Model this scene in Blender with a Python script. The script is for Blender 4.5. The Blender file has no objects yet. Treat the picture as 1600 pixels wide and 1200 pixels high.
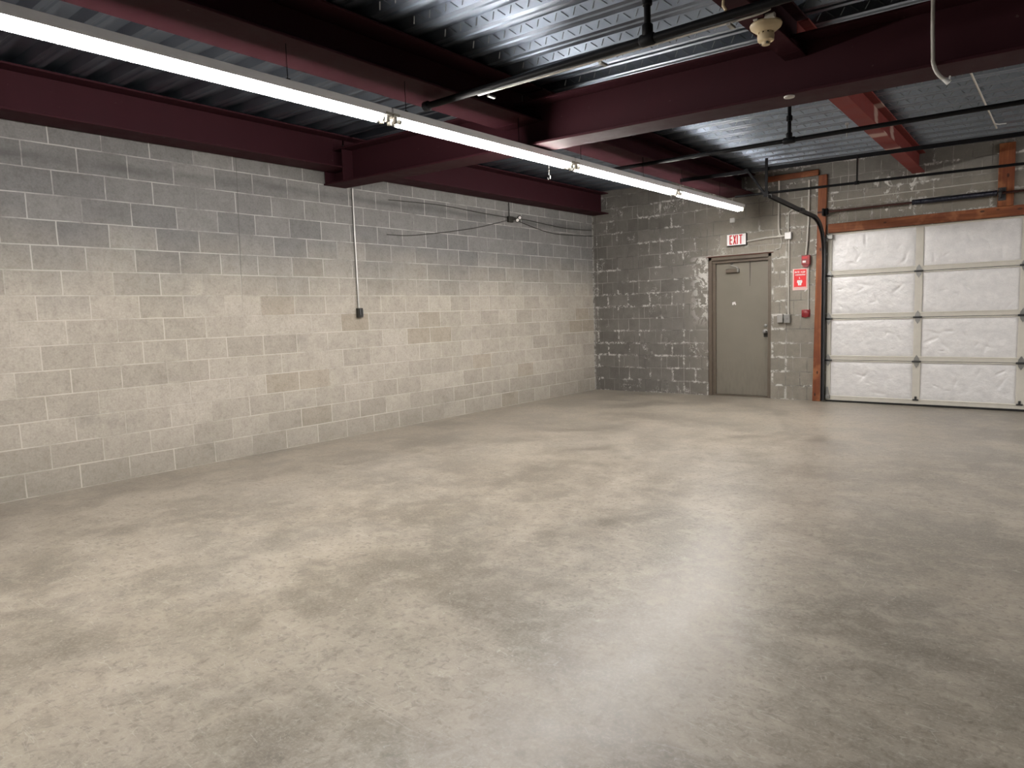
import bpy, bmesh, math, random
from mathutils import Vector, Matrix, noise
random.seed(7)
C = bpy.context.scene.collection
SC = bpy.context.scene
PI = math.pi

# ------------------------------------------------------------------ camera, world, exposure
cam_d = bpy.data.cameras.new('camera')
cam_d.sensor_fit = 'HORIZONTAL'; cam_d.sensor_width = 36.0
cam_d.lens = 1069.72 / 1600 * 36.0
cam_d.clip_start = 0.05
cam = bpy.data.objects.new('camera', cam_d); C.objects.link(cam)
yaw, pit, rol = 0.69246, 0.101256, -0.032368
Fw = Vector((-math.sin(yaw)*math.cos(pit), math.cos(yaw)*math.cos(pit), -math.sin(pit)))
Rt0 = Vector((math.cos(yaw), math.sin(yaw), 0)); Up0 = Rt0.cross(Fw)
Rt = Rt0*math.cos(rol) + Up0*math.sin(rol); Up = -Rt0*math.sin(rol) + Up0*math.cos(rol)
M = Matrix((( Rt.x, Up.x, -Fw.x, 6.495), (Rt.y, Up.y, -Fw.y, 0.0), (Rt.z, Up.z, -Fw.z, 1.3515), (0, 0, 0, 1)))
cam.matrix_world = M
SC.camera = cam
w = bpy.data.worlds.new('world'); SC.world = w; w.use_nodes = True
w.node_tree.nodes['Background'].inputs[0].default_value = (0.02, 0.022, 0.028, 1)
w.node_tree.nodes['Background'].inputs[1].default_value = 1.0
SC.view_settings.view_transform = 'Standard'; SC.view_settings.look = 'None'
SC.view_settings.gamma = 1.0; SC.view_settings.use_curve_mapping = False
SC.view_settings.exposure = 0.9
TUBE_POWER = 68.0          # radiance of the fluorescent tubes
TUBE_COLOR = (1.0, 0.955, 0.90)

# ------------------------------------------------------------------ node helper
class NT:
    def __init__(s, name):
        s.m = bpy.data.materials.new(name); s.m.use_nodes = True
        s.t = s.m.node_tree; s.t.nodes.clear()
        s.out = s.t.nodes.new('ShaderNodeOutputMaterial')
        s.b = s.t.nodes.new('ShaderNodeBsdfPrincipled')
        s.t.links.new(s.b.outputs[0], s.out.inputs[0])
        s._pos = None
    def set(s, node, k, v):
        i = node.inputs[k]
        if isinstance(v, bpy.types.NodeSocket): s.t.links.new(v, i)
        elif v is not None:
            if i.type == 'RGBA' and not isinstance(v, (int, float)) and len(v) == 3: v = (*v, 1)
            i.default_value = v
    def n(s, typ, ins=None, **kw):
        nd = s.t.nodes.new(typ)
        for k, v in kw.items(): setattr(nd, k, v)
        for k, v in (ins or {}).items(): s.set(nd, k, v)
        return nd
    @property
    def pos(s):
        if s._pos is None: s._pos = s.n('ShaderNodeNewGeometry').outputs['Position']
        return s._pos
    def obj(s): return s.n('ShaderNodeTexCoord').outputs['Object']
    def sep(s, v): return s.n('ShaderNodeSeparateXYZ', {0: v}).outputs
    def comb(s, x=0., y=0., z=0.): return s.n('ShaderNodeCombineXYZ', {0: x, 1: y, 2: z}).outputs[0]
    def math(s, op, a, b=None, c=None, clamp=False):
        nd = s.n('ShaderNodeMath', operation=op); nd.use_clamp = clamp
        s.set(nd, 0, a)
        if b is not None: s.set(nd, 1, b)
        if c is not None: s.set(nd, 2, c)
        return nd.outputs[0]
    def scale(s, v, xyz): return s.n('ShaderNodeVectorMath', {0: v, 1: xyz}, operation='MULTIPLY').outputs[0]
    def noise(s, v, sc, det=4., rough=.55, dist=0.): return s.n('ShaderNodeTexNoise', {'Vector': v, 'Scale': sc, 'Detail': det, 'Roughness': rough, 'Distortion': dist}).outputs[0]
    def ramp(s, f, stops, interp='LINEAR'):
        nd = s.n('ShaderNodeValToRGB', {0: f}); cr = nd.color_ramp; cr.interpolation = interp
        while len(cr.elements) < len(stops): cr.elements.new(.5)
        for e, (p, c) in zip(cr.elements, stops):
            e.position = p; e.color = (c, c, c, 1) if isinstance(c, (int, float)) else (*c, 1)
        return nd.outputs[0]
    def mr(s, v, a, b, c=0., d=1.):
        return s.n('ShaderNodeMapRange', {0: v, 1: a, 2: b, 3: c, 4: d}).outputs[0]
    def mix(s, f, a, b, mode='MIX'):
        nd = s.n('ShaderNodeMix', data_type='RGBA', blend_type=mode)
        s.set(nd, 0, f); s.set(nd, 6, a); s.set(nd, 7, b); return nd.outputs[2]
    def bump(s, h, st=.3, d=.01, normal=None):
        nd = s.n('ShaderNodeBump', {'Strength': st, 'Distance': d, 'Height': h})
        if normal is not None: s.set(nd, 'Normal', normal)
        return nd.outputs[0]
    def fin(s, color=None, rough=None, metal=None, normal=None, spec=None):
        if color is not None: s.set(s.b, 'Base Color', color)
        if rough is not None: s.set(s.b, 'Roughness', rough)
        if metal is not None: s.set(s.b, 'Metallic', metal)
        if spec is not None: s.set(s.b, 'Specular IOR Level', spec)
        if normal is not None: s.set(s.b, 'Normal', normal)
        return s.m

def simple(name, col, rough=.5, metal=0., var=.12, sc=18., bump=.0, spec=.5):
    t = NT(name)
    n = t.noise(t.pos, sc, 5.)
    c = t.mix(n, tuple(x*(1-var) for x in col), tuple(min(1, x*(1+var)) for x in col))
    nm = t.bump(n, bump, .004) if bump else None
    return t.fin(c, rough, metal, nm, spec)

# ------------------------------------------------------------------ materials
def m_block_left():
    t = NT('grey concrete block, pale mortar')
    x, y, z = t.sep(t.pos)
    yy = t.math('ADD', y, -1.655 + .1975)
    wob = t.math('MULTIPLY_ADD', t.noise(t.pos, 3.5, 2.), .010, -.005)
    v = t.comb(t.math('ADD', yy, wob), t.math('ADD', z, t.math('MULTIPLY', wob, .8)), 0.)
    bk = t.n('ShaderNodeTexBrick', {'Vector': v, 'Color1': (0, 0, 0), 'Color2': (1, 1, 1), 'Mortar': (.5, .5, .5), 'Scale': 1., 'Mortar Size': .0058,
             'Mortar Smooth': .35, 'Bias': 0., 'Brick Width': .395, 'Row Height': .2032}, offset=.5, offset_frequency=2, squash=1., squash_frequency=2)
    rnd, mort = t.sep(bk.outputs[0])[0], bk.outputs[1]
    # second random value per block
    rnd2 = t.n('ShaderNodeTexWhiteNoise', {'W': t.math('MULTIPLY', rnd, 91.7)}, noise_dimensions='1D').outputs[0]
    fine = t.noise(t.pos, 60., 6., .7); mid = t.noise(t.pos, 7., 5., .6); big = t.noise(t.pos, 1.1, 3.)
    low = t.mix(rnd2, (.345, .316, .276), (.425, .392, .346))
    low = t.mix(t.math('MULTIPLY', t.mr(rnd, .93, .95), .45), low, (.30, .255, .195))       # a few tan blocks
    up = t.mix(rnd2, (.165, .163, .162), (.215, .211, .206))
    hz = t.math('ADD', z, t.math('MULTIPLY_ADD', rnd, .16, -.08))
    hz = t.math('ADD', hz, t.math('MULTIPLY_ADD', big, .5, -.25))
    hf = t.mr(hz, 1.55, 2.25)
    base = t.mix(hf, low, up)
    base = t.mix(t.mr(mid, .36, .66, 0., .48), base, t.mix(1., base, (.72, .71, .70), 'MULTIPLY'))
    base = t.mix(t.mr(fine, .42, .62, .0, .60), base, t.mix(1., base, (1.28, 1.27, 1.25), 'MULTIPLY'))
    base = t.mix(t.mr(t.noise(t.pos, 24., 5., .65), .50, .36, 0., .5), base, t.mix(1., base, (.74, .73, .71), 'MULTIPLY'))
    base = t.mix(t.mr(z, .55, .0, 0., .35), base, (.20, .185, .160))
    # dark pocks
    vor = t.n('ShaderNodeTexVoronoi', {'Vector': t.pos, 'Scale': 26., 'Randomness': 1.}).outputs[0]
    pk = t.math('MULTIPLY', t.mr(vor, .05, .12, 1., 0.), t.math('GREATER_THAN', t.noise(t.pos, 9., 1.), .56))
    base = t.mix(t.math('MULTIPLY', pk, .55), base, (.14, .13, .12))
    # smoky blotches and the long dusty smear under the top courses
    bl = t.mr(t.noise(t.scale(t.pos, (1, .8, 1.3)), 1.9, 4., .6), .60, .78)
    base = t.mix(t.math('MULTIPLY', bl, .42), base, (.115, .110, .102))
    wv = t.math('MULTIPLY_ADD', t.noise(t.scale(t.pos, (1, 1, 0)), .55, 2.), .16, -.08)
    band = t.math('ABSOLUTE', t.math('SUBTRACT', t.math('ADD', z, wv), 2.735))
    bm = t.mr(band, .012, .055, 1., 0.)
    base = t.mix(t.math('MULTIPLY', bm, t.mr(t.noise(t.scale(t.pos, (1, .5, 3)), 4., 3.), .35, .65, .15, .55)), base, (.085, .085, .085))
    # mortar: bright over the grey courses, washed out below
    mcol = t.mix(hf, (.52, .485, .435), (.42, .41, .39))
    mamt = t.math('MULTIPLY', mort, t.mr(t.noise(t.pos, 2.3, 4., .65), .38, .56, .18, .95))
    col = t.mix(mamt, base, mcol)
    # sealed vertical control joint
    jy = t.math('ABSOLUTE', t.math('SUBTRACT', t.math('ADD', y, t.math('MULTIPLY_ADD', z, -.028, .0)), 3.585))
    jm = t.math('MULTIPLY', t.mr(jy, .003, .006, 1., 0.), t.mr(z, 1.45, 1.8))
    col = t.mix(t.math('MULTIPLY', jm, .55), col, (.09, .09, .085))
    h = t.math('ADD', t.math('MULTIPLY', mort, -.5), t.math('MULTIPLY', fine, .35))
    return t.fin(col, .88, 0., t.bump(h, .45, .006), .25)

def m_block_back():
    t = NT('dark grey painted block, white flaking')
    x, y, z = t.sep(t.pos)
    wob = t.math('MULTIPLY_ADD', t.noise(t.pos, 4., 3.), .03, -.015)
    wob2 = t.math('MULTIPLY_ADD', t.noise(t.scale(t.pos, (1.7, 1, 1.7)), 4., 3.), .026, -.013)
    v = t.comb(t.math('ADD', t.math('ADD', x, .10), wob), t.math('ADD', z, wob2), 0.)
    def brick(bw, ms, sm, off):
        return t.n('ShaderNodeTexBrick', {'Vector': v, 'Color1': (0, 0, 0), 'Color2': (1, 1, 1), 'Mortar': (.5, .5, .5), 'Scale': 1., 'Mortar Size': ms,
             'Mortar Smooth': sm, 'Bias': 0., 'Brick Width': bw, 'Row Height': .2032}, offset=off, offset_frequency=2, squash=1., squash_frequency=2)
    b1 = brick(.395, .0055, .4, .5); b2 = brick(.1975, .005, .5, .5); bw_ = brick(.395, .026, .9, .5)
    rnd = t.sep(b1.outputs[0])[0]; mort1 = b1.outputs[1]; mort2 = b2.outputs[1]; wide = bw_.outputs[1]
    patch = t.mr(t.noise(t.pos, 1.3, 2.), .42, .48)
    mort = t.math('MAXIMUM', mort1, t.math('MULTIPLY', mort2, patch))
    fine = t.noise(t.pos, 55., 6., .7); mid = t.noise(t.pos, 6., 5., .6)
    base = t.mix(rnd, (.150, .142, .130), (.198, .188, .172))
    # lighter wash around and above the doorway, darker into the corner
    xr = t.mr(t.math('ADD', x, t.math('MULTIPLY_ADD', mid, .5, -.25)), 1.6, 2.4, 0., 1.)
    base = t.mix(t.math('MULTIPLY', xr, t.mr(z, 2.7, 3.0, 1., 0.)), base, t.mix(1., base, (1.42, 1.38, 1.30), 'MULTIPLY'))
    base = t.mix(t.mr(mid, .35, .7, 0., .55), base, t.mix(1., base, (.62, .61, .60), 'MULTIPLY'))
    base = t.mix(t.mr(fine, .4, .7, .0, .35), base, t.mix(1., base, (1.35, 1.33, 1.30), 'MULTIPLY'))
    pale = t.mix(t.mr(t.noise(t.pos, 2.2, 3.), .42, .6), (.10, .095, .09), (.36, .345, .32))
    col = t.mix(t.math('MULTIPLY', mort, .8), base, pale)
    # white flaking along some joints
    n1 = t.noise(t.scale(t.pos, (1, 1, 1)), 3.1, 3., .6); n2 = t.noise(t.pos, 17., 5., .65, 1.2)
    fl = t.math('MULTIPLY', wide, t.math('MULTIPLY', t.mr(n1, .50, .56), t.mr(n2, .47, .56)))
    # curls and spots of old paint
    n3 = t.noise(t.pos, 8.5, 3., .5, 2.2)
    curl = t.mr(t.math('ABSOLUTE', t.math('SUBTRACT', n3, .5)), .006, .022, 1., 0.)
    cm = t.math('MULTIPLY', t.mr(t.noise(t.scale(t.pos, (1, 1, .9)), 1.9, 3., .6), .59, .64), t.mr(x, 3.0, 2.2, .35, 1.))
    # heavy peel beside the door frame, on both jamb sides
    dl = t.math('MULTIPLY', t.mr(x, 1.78, 1.98), t.math('MULTIPLY', t.mr(x, 2.07, 2.09, 1., 0.), t.math('MULTIPLY', t.mr(z, 1.05, 1.35), t.mr(z, 2.11, 2.15, 1., 0.))))
    dr = t.math('MULTIPLY', t.mr(x, 3.03, 3.06), t.math('MULTIPLY', t.mr(x, 3.22, 3.30, 1., 0.), t.mr(z, 2.1, 2.2, 1., 0.)))
    hv = t.math('MULTIPLY', dl, t.mr(t.noise(t.pos, 9.5, 4., .6, 1.1), .50, .55))
    hr = t.math('MULTIPLY', dr, t.math('MULTIPLY', t.mr(wide, .15, .7), t.mr(t.noise(t.pos, 7., 4., .6, 1.), .49, .56)))
    hv = t.math('MAXIMUM', hv, hr)
    m = t.math('MAXIMUM', t.math('MAXIMUM', fl, t.math('MULTIPLY', curl, cm)), hv)
    # streaky residue over the garage door
    ug = t.math('MULTIPLY', t.math('MULTIPLY', t.mr(x, 4.25, 4.45), t.mr(x, 5.0, 4.8)), t.math('MULTIPLY', t.mr(z, 2.4, 2.5), t.mr(z, 3.05, 2.9)))
    m = t.math('MAXIMUM', m, t.math('MULTIPLY', ug, t.mr(t.noise(t.scale(t.pos, (1.4, 1, .8)), 7., 4., .6, .9), .57, .61)))
    edge = t.mr(x, .0, .045, .8, 0.)
    m = t.math('MAXIMUM', m, t.math('MULTIPLY', edge, t.mr(n2, .40, .52)))
    col = t.mix(t.math('MULTIPLY', m, .9, clamp=True), col, (.60, .585, .555))
    h = t.math('ADD', t.math('MULTIPLY', mort, -.5), t.math('ADD', t.math('MULTIPLY', fine, .3), t.math('MULTIPLY', m, .3)))
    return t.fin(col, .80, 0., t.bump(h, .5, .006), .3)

def m_floor():
    t = NT('polished worn concrete')
    p = t.pos
    ps = t.scale(p, (1., 1., 1.))
    big = t.noise(ps, .38, 5., .6, .4); med = t.noise(ps, 1.5, 6., .62, .6); sm = t.noise(ps, 7., 6., .65, .5); fine = t.noise(ps, 70., 5., .7)
    c = t.mix(t.mr(big, .40, .60), (.205, .184, .155), (.325, .293, .246))
    c = t.mix(t.mr(t.noise(t.scale(p, (1, 1, 1)), .8, 4., .6, .3), .44, .62, 0., .5), c, (.262, .250, .228))
    x, y, z = t.sep(p)
    # right-hand bay is greyer and darker
    rb = t.mr(t.math('ADD', x, t.math('MULTIPLY_ADD', med, 1.6, -.8)), 4.6, 6.0)
    c = t.mix(t.math('MULTIPLY', rb, .55), c, (.150, .143, .130))
    c = t.mix(t.mr(med, .46, .64, 0., .60), c, (.375, .342, .290))
    c = t.mix(t.mr(med, .49, .34, 0., .62), c, (.150, .136, .114))
    c = t.mix(t.mr(sm, .50, .66, 0., .42), c, (.44, .412, .362))
    c = t.mix(t.mr(sm, .48, .34, 0., .42), c, (.13, .118, .10))
    c = t.mix(t.mr(fine, .48, .66, 0., .42), c, (.42, .39, .34))
    c = t.mix(t.mr(t.noise(p, 30., 4., .6, .6), .47, .34, 0., .50), c, (.135, .122, .102))
    c = t.mix(1., c, (.985, .955, .915), 'MULTIPLY')
    # scratches in two directions
    def scr(rot, sc, th):
        mp = t.n('ShaderNodeMapping', {'Vector': p, 'Rotation': (0, 0, rot), 'Scale': (sc*.12, sc, 1)}).outputs[0]
        n = t.noise(mp, 3.0, 3., .6, .8)
        return t.mr(t.math('ABSOLUTE', t.math('SUBTRACT', n, .5)), 0., th, 1., 0.)
    s1 = t.math('MULTIPLY', scr(.5, 4.5, .006), t.mr(med, .42, .55)); s2 = t.math('MULTIPLY', scr(2.1, 6.0, .006), t.mr(big, .45, .6))
    c = t.mix(t.math('MULTIPLY', t.math('MAXIMUM', s1, s2), .42), c, (.50, .475, .43))
    # small squiggly wear flecks
    v = t.n('ShaderNodeTexVoronoi', {'Vector': t.scale(p, (1, 1, 1)), 'Scale': 16., 'Randomness': 1.}, feature='DISTANCE_TO_EDGE').outputs[0]
    fk = t.math('MULTIPLY', t.mr(v, .0, .03, 1., 0.), t.mr(t.noise(p, 22., 3.), .55, .65))
    c = t.mix(t.math('MULTIPLY', fk, .45), c, (.50, .48, .44))
    wn = t.noise(p, 26., 2., .5, 2.5)
    wm = t.math('MULTIPLY', t.mr(t.math('ABSOLUTE', t.math('SUBTRACT', wn, .5)), .0, .02, 1., 0.), t.mr(t.noise(p, 4.2, 3.), .48, .60))
    c = t.mix(t.math('MULTIPLY', wm, .35), c, (.48, .455, .41))
    # dark pits
    vp = t.n('ShaderNodeTexVoronoi', {'Vector': p, 'Scale': 3.2, 'Randomness': 1.}).outputs[0]
    c = t.mix(t.mr(vp, .018, .03, .7, 0.), c, (.07, .06, .05))
    r = t.math('MAXIMUM', t.math('ADD', t.mr(med, .3, .7, .31, .43), t.math('MULTIPLY_ADD', sm, .24, -.12)), .26)
    h = t.math('ADD', t.math('MULTIPLY', fine, .25), t.math('ADD', t.math('MULTIPLY', sm, .6), t.math('MULTIPLY', fk, -.2)))
    return t.fin(c, r, 0., t.bump(h, .20, .005), .40)

def m_deck():
    t = NT('galvanised steel deck')
    n = t.noise(t.scale(t.pos, (.6, 2., 1)), 5., 5., .6); n2 = t.noise(t.pos, 45., 3.)
    c = t.mix(n, (.150, .178, .228), (.240, .275, .330))
    r = t.math('ADD', t.mr(n, .3, .7, .30, .46), t.math('MULTIPLY_ADD', n2, .10, -.05))
    return t.fin(c, r, .92, t.bump(n2, .06, .003))

def m_beam(name='dark red primer paint', scrape_lit=False):
    t = NT(name)
    n = t.noise(t.pos, 5., 6., .6); n2 = t.noise(t.scale(t.pos, (1, 1, 1)), 22., 4., .6)
    c = t.mix(n, (.125, .024, .022), (.19, .045, .04)) if scrape_lit else t.mix(n, (.029, .0082, .0118), (.044, .0128, .0175))  # scraped beam's red is brightened: light on its side put into the colour
    c = t.mix(t.mr(n2, .69, .74, 0., .3), c, (.16, .11, .10))
    if scrape_lit:
        x, y, z = t.sep(t.pos)
        q = t.math('ADD', y, t.math('MULTIPLY_ADD', t.noise(t.scale(t.pos, (1, .3, 6)), 3., 3.), .22, -.11))
        q = t.math('ADD', q, t.math('MULTIPLY_ADD', z, .9, -2.75))
        a = t.math('MULTIPLY', t.mr(q, 7.33, 7.39), t.mr(q, 7.55, 7.49))
        b = t.math('MULTIPLY', t.mr(q, 8.14, 8.22), t.mr(q, 8.42, 8.34))
        c = t.mix(t.math('MULTIPLY', t.math('MAXIMUM', a, b), .6), c, (.46, .36, .31))
    r = t.mr(n, .3, .7, .60, .75)
    return t.fin(c, r, 0., t.bump(n2, .08, .003), .09)

def m_wood(name, axis):
    t = NT(name)
    s = {'x': (.35, 9, 9), 'z': (9, 9, .35)}[axis]
    g = t.noise(t.scale(t.pos, s), 3.2, 6., .6, .8); n = t.noise(t.pos, 2.3, 4.)
    c = t.ramp(g, [(.25, (.11, .030, .010)), (.5, (.21, .066, .023)), (.75, (.36, .135, .050))])
    c = t.mix(t.mr(n, .45, .60, 0., .65), c, (.12, .026, .010))
    c = t.mix(t.mr(t.noise(t.pos, 5., 3.), .55, .68, 0., .5), c, (.40, .17, .075))
    k = t.n('ShaderNodeTexVoronoi', {'Vector': t.scale(t.pos, (1.6, 1, .8) if axis == 'z' else (.8, 1, 1.6)), 'Scale': 6.5}).outputs[0]
    c = t.mix(t.mr(k, .09, .16, .9, 0.), c, (.035, .012, .006))
    return t.fin(c, .62, 0., t.bump(g, .25, .004), .35)

def m_foil():
    t = NT('white faced foil insulation')
    n = t.noise(t.pos, 120., 4., .6); n2 = t.noise(t.pos, 9., 5., .6)
    c = t.mix(t.mr(n2, .35, .65), (.72, .715, .725), (.83, .82, .825))
    c = t.mix(t.mr(n, .42, .62, 0., .22), c, (.56, .555, .565))
    return t.fin(c, .42, .12, t.bump(t.math('ADD', t.math('MULTIPLY', t.noise(t.pos, 45., 4., .6), .5), t.math('MULTIPLY', n2, 1.0)), .6, .010), .5)

def m_door():
    t = NT('olive grey door paint')
    n = t.noise(t.pos, 3., 5., .6); n2 = t.noise(t.scale(t.pos, (3, 1, .7)), 9., 5.)
    c = t.mix(n, (.165, .150, .120), (.205, .188, .154))
    x, y, z = t.sep(t.pos)
    c = t.mix(t.math('MULTIPLY', t.mr(z, .75, .1), t.mr(n2, .4, .7, 0., .35)), c, (.10, .085, .065))
    # the long scuff running down from the top edge
    sx = t.math('ABSOLUTE', t.math('SUBTRACT', x, 2.700))
    sw = t.mr(z, 1.66, 1.95, .003, .011)
    s = t.math('MULTIPLY', t.math('LESS_THAN', sx, sw), t.math('GREATER_THAN', z, 1.655))
    c = t.mix(t.math('MULTIPLY', s, .75), c, (.045, .040, .034))
    return t.fin(c, .48, 0., t.bump(n2, .05, .003), .45)

def m_emit(name, col, st):
    t = NT(name); e = t.n('ShaderNodeEmission', {0: col, 1: st}); t.t.links.new(e.outputs[0], t.out.inputs[0]); return t.m

MAT = dict(
    left=m_block_left(), back=m_block_back(), floor=m_floor(), deck=m_deck(),
    beam=m_beam(), beam_scrape_lit=m_beam('dark red primer paint, scraped', True),
    wood_v=m_wood('stained timber upright', 'z'), wood_h=m_wood('stained timber cross grain', 'x'),
    foil=m_foil(), door=m_door(),
    frame=simple('brown grey frame paint', (.115, .092, .070), .5, 0., .25, 9.),
    cream=simple('aged cream steel', (.58, .555, .50), .45, 0., .10, 14.),
    white=simple('white enamel', (.62, .62, .62), .35, 0., .05),
    lamp_body=simple('white fixture enamel', (.80, .80, .82), .4, 0., .05),
    socket=simple('beige lampholder plastic', (.36, .34, .29), .5),
    zinc=simple('dull zinc steel', (.30, .30, .29), .42, .85, .15),
    steel=simple('dark grey steel', (.055, .055, .058), .45, .5, .2),
    black=simple('black pipe', (.006, .006, .007), .45, 0., .2, spec=.10),
    spring=simple('navy black spring steel', (.018, .020, .034), .35, .5),
    rubber=simple('black rubber', (.010, .010, .010), .7),
    emt=simple('galvanised conduit', (.42, .41, .39), .38, .75, .10),
    paint_c=simple('grey painted conduit', (.47, .445, .41), .5, 0., .12),
    cream_p=simple('yellowed plastic', (.58, .47, .30), .45, 0., .08),
    red=simple('red enamel', (.23, .014, .018), .35, 0., .15),
    redsign=simple('red sign print', (.72, .018, .022), .45, 0., .04),
    red_letter=simple('red letter', (.52, .012, .020), .5),
    signw=simple('white sign face', (.80, .78, .77), .5, 0., .03),
    pink=simple('faded sign border', (.75, .52, .49), .5),
    darkbox=simple('dark bronze cover', (.030, .028, .024), .45, .2),
    shadowdark=simple('unlit brown steel', (.03, .02, .016), .6),
    plain=simple('grey masonry paint', (.32, .30, .27), .85, 0., .1, 3.),
)
MAT['tube'] = m_emit('fluorescent tube glass', TUBE_COLOR, TUBE_POWER)
MAT['exit_face'] = simple('exit sign lens', (.82, .80, .80), .4, 0., .02)

# ------------------------------------------------------------------ mesh helpers
def box(bm, x0, x1, y0, y1, z0, z1):
    vs = [bm.verts.new((x, y, z)) for x in (x0, x1) for y in (y0, y1) for z in (z0, z1)]
    for f in ((0,1,3,2), (4,6,7,5), (0,4,5,1), (2,3,7,6), (0,2,6,4), (1,5,7,3)):
        bm.faces.new([vs[i] for i in f])
    return vs
def bbox(bm, x0, x1, y0, y1, z0, z1, r=.003, seg=2):
    t = bmesh.new(); box(t, x0, x1, y0, y1, z0, z1)
    bmesh.ops.recalc_face_normals(t, faces=t.faces)
    bmesh.ops.bevel(t, geom=t.edges[:], offset=r, segments=seg, affect='EDGES', profile=.5)
    merge(bm, t)
def merge(bm, t, mat=None):
    if mat is not None: t.transform(mat)
    mp = {}
    for v in t.verts: mp[v] = bm.verts.new(v.co)
    for f in t.faces:
        try: bm.faces.new([mp[v] for v in f.verts])
        except ValueError: pass
    t.free()
def tube(bm, pts, r, seg=12, caps=True, up=None):
    pts = [Vector(p) for p in pts]; rings = []
    n0 = None
    for i, p in enumerate(pts):
        if i == 0: d = pts[1]-p
        elif i == len(pts)-1: d = p-pts[i-1]
        else: d = (pts[i+1]-p).normalized() + (p-pts[i-1]).normalized()
        d.normalize()
        if n0 is None: n0 = d.orthogonal().normalized()
        n0 = (n0 - d*n0.dot(d)).normalized(); b = d.cross(n0)
        rr = r[i] if isinstance(r, (list, tuple)) else r
        k = 1.0
        if 0 < i < len(pts)-1:
            c = abs(d.dot((pts[i+1]-p).normalized())); k = 1/max(c, .7)
        rings.append([bm.verts.new(p + (n0*math.cos(a) + b*math.sin(a))*rr*k) for a in [2*PI*j/seg for j in range(seg)]])
    for a, b_ in zip(rings, rings[1:]):
        for j in range(seg): bm.faces.new((a[j], a[(j+1) % seg], b_[(j+1) % seg], b_[j]))
    if caps: bm.faces.new(rings[0][::-1]); bm.faces.new(rings[-1])
def arc(p0, pc, p1, n=6):
    p0, pc, p1 = Vector(p0), Vector(pc), Vector(p1)
    return [p0*(1-t)**2 + pc*2*t*(1-t) + p1*t*t for t in [i/n for i in range(n+1)]]
def sweep(bm, prof, pts, side):
    """sweep a closed (u,v) profile along pts; side = fixed sideways direction"""
    side = Vector(side).normalized(); pts = [Vector(p) for p in pts]; rings = []
    for i, p in enumerate(pts):
        d = (pts[min(i+1, len(pts)-1)] - pts[max(i-1, 0)]).normalized()
        upv = side.cross(d).normalized()
        rings.append([bm.verts.new(p + side*u + upv*v) for u, v in prof])
    n = len(prof)
    for a, b_ in zip(rings, rings[1:]):
        for j in range(n): bm.faces.new((a[j], a[(j+1) % n], b_[(j+1) % n], b_[j]))
    bm.faces.new(rings[0][::-1]); bm.faces.new(rings[-1])
def lathe(bm, prof, c, seg=24, axis='z'):
    rings = []
    for r, h in prof:
        ring = []
        for j in range(seg):
            a = 2*PI*j/seg; q = (r*math.cos(a), r*math.sin(a), h)
            if axis == 'y': q = (q[0], q[2], q[1])
            if axis == 'x': q = (q[2], q[0], q[1])
            ring.append(bm.verts.new(Vector(q)+Vector(c)))
        rings.append(ring)
    for a, b_ in zip(rings, rings[1:]):
        for j in range(seg): bm.faces.new((a[j], a[(j+1) % seg], b_[(j+1) % seg], b_[j]))
    bm.faces.new(rings[0][::-1]); bm.faces.new(rings[-1])
def prism(bm, poly, y0, y1):
    """poly in (x,z), extruded along y"""
    a = [bm.verts.new((x, y0, z)) for x, z in poly]; b_ = [bm.verts.new((x, y1, z)) for x, z in poly]
    n = len(poly)
    bm.faces.new(a); bm.faces.new(b_[::-1])
    for j in range(n): bm.faces.new((a[j], b_[j], b_[(j+1) % n], a[(j+1) % n]))
def obj(name, bm, mat, parent=None, smooth=False, loc=None):
    bmesh.ops.recalc_face_normals(bm, faces=bm.faces)
    me = bpy.data.meshes.new(name); bm.to_mesh(me); bm.free()
    me.materials.append(mat)
    if smooth:
        for f in me.polygons: f.use_smooth = True
        try: me.set_sharp_from_angle(angle=math.radians(40))
        except Exception: pass
    o = bpy.data.objects.new(name, me); C.objects.link(o)
    if parent is not None:
        base = parent
        off = Vector((0, 0, 0))
        while base is not None: off += base.location; base = base.parent
        me.transform(Matrix.Translation(-off)); o.parent = parent
    return o
def split(name, bm, mat, parent=None, smooth=False):
    """every loose piece of bm becomes a part of its own"""
    bm.verts.index_update(); seen = set(); outs = []
    for v in bm.verts:
        if v in seen: continue
        st = [v]; seen.add(v); isl = []
        while st:
            a = st.pop(); isl.append(a)
            for e in a.link_edges:
                b = e.other_vert(a)
                if b not in seen: seen.add(b); st.append(b)
        t2 = bmesh.new(); mp = {a: t2.verts.new(a.co) for a in isl}; fs = set()
        for a in isl: fs.update(a.link_faces)
        for f in sorted(fs, key=lambda f: f.index): t2.faces.new([mp[a] for a in f.verts])
        outs.append(obj(name, t2, mat, parent, smooth))
    bm.free(); return outs
def tag(o, label, cat, group=None):
    o['label'] = label; o['category'] = cat
    if group: o['group'] = group
    return o
def thing(name, label, cat, loc=(0, 0, 0), group=None):
    o = bpy.data.objects.new(name, None); C.objects.link(o); o.location = loc; o.empty_display_size = .1
    return tag(o, label, cat, group)
def struct(o, label, cat):
    o['kind'] = 'structure'; return tag(o, label, cat)
def copy_tree(o, parent=None):
    c = o.copy(); C.objects.link(c)
    if parent is not None: c.parent = parent
    for ch in list(o.children): copy_tree(ch, c)
    return c

YB = 10.106            # back wall plane
XR = 13.0; YF = -5.5   # far right wall, wall behind the camera
SL = .027              # the roof falls towards +x
def zs(z0, x): return z0 - SL*x

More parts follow.
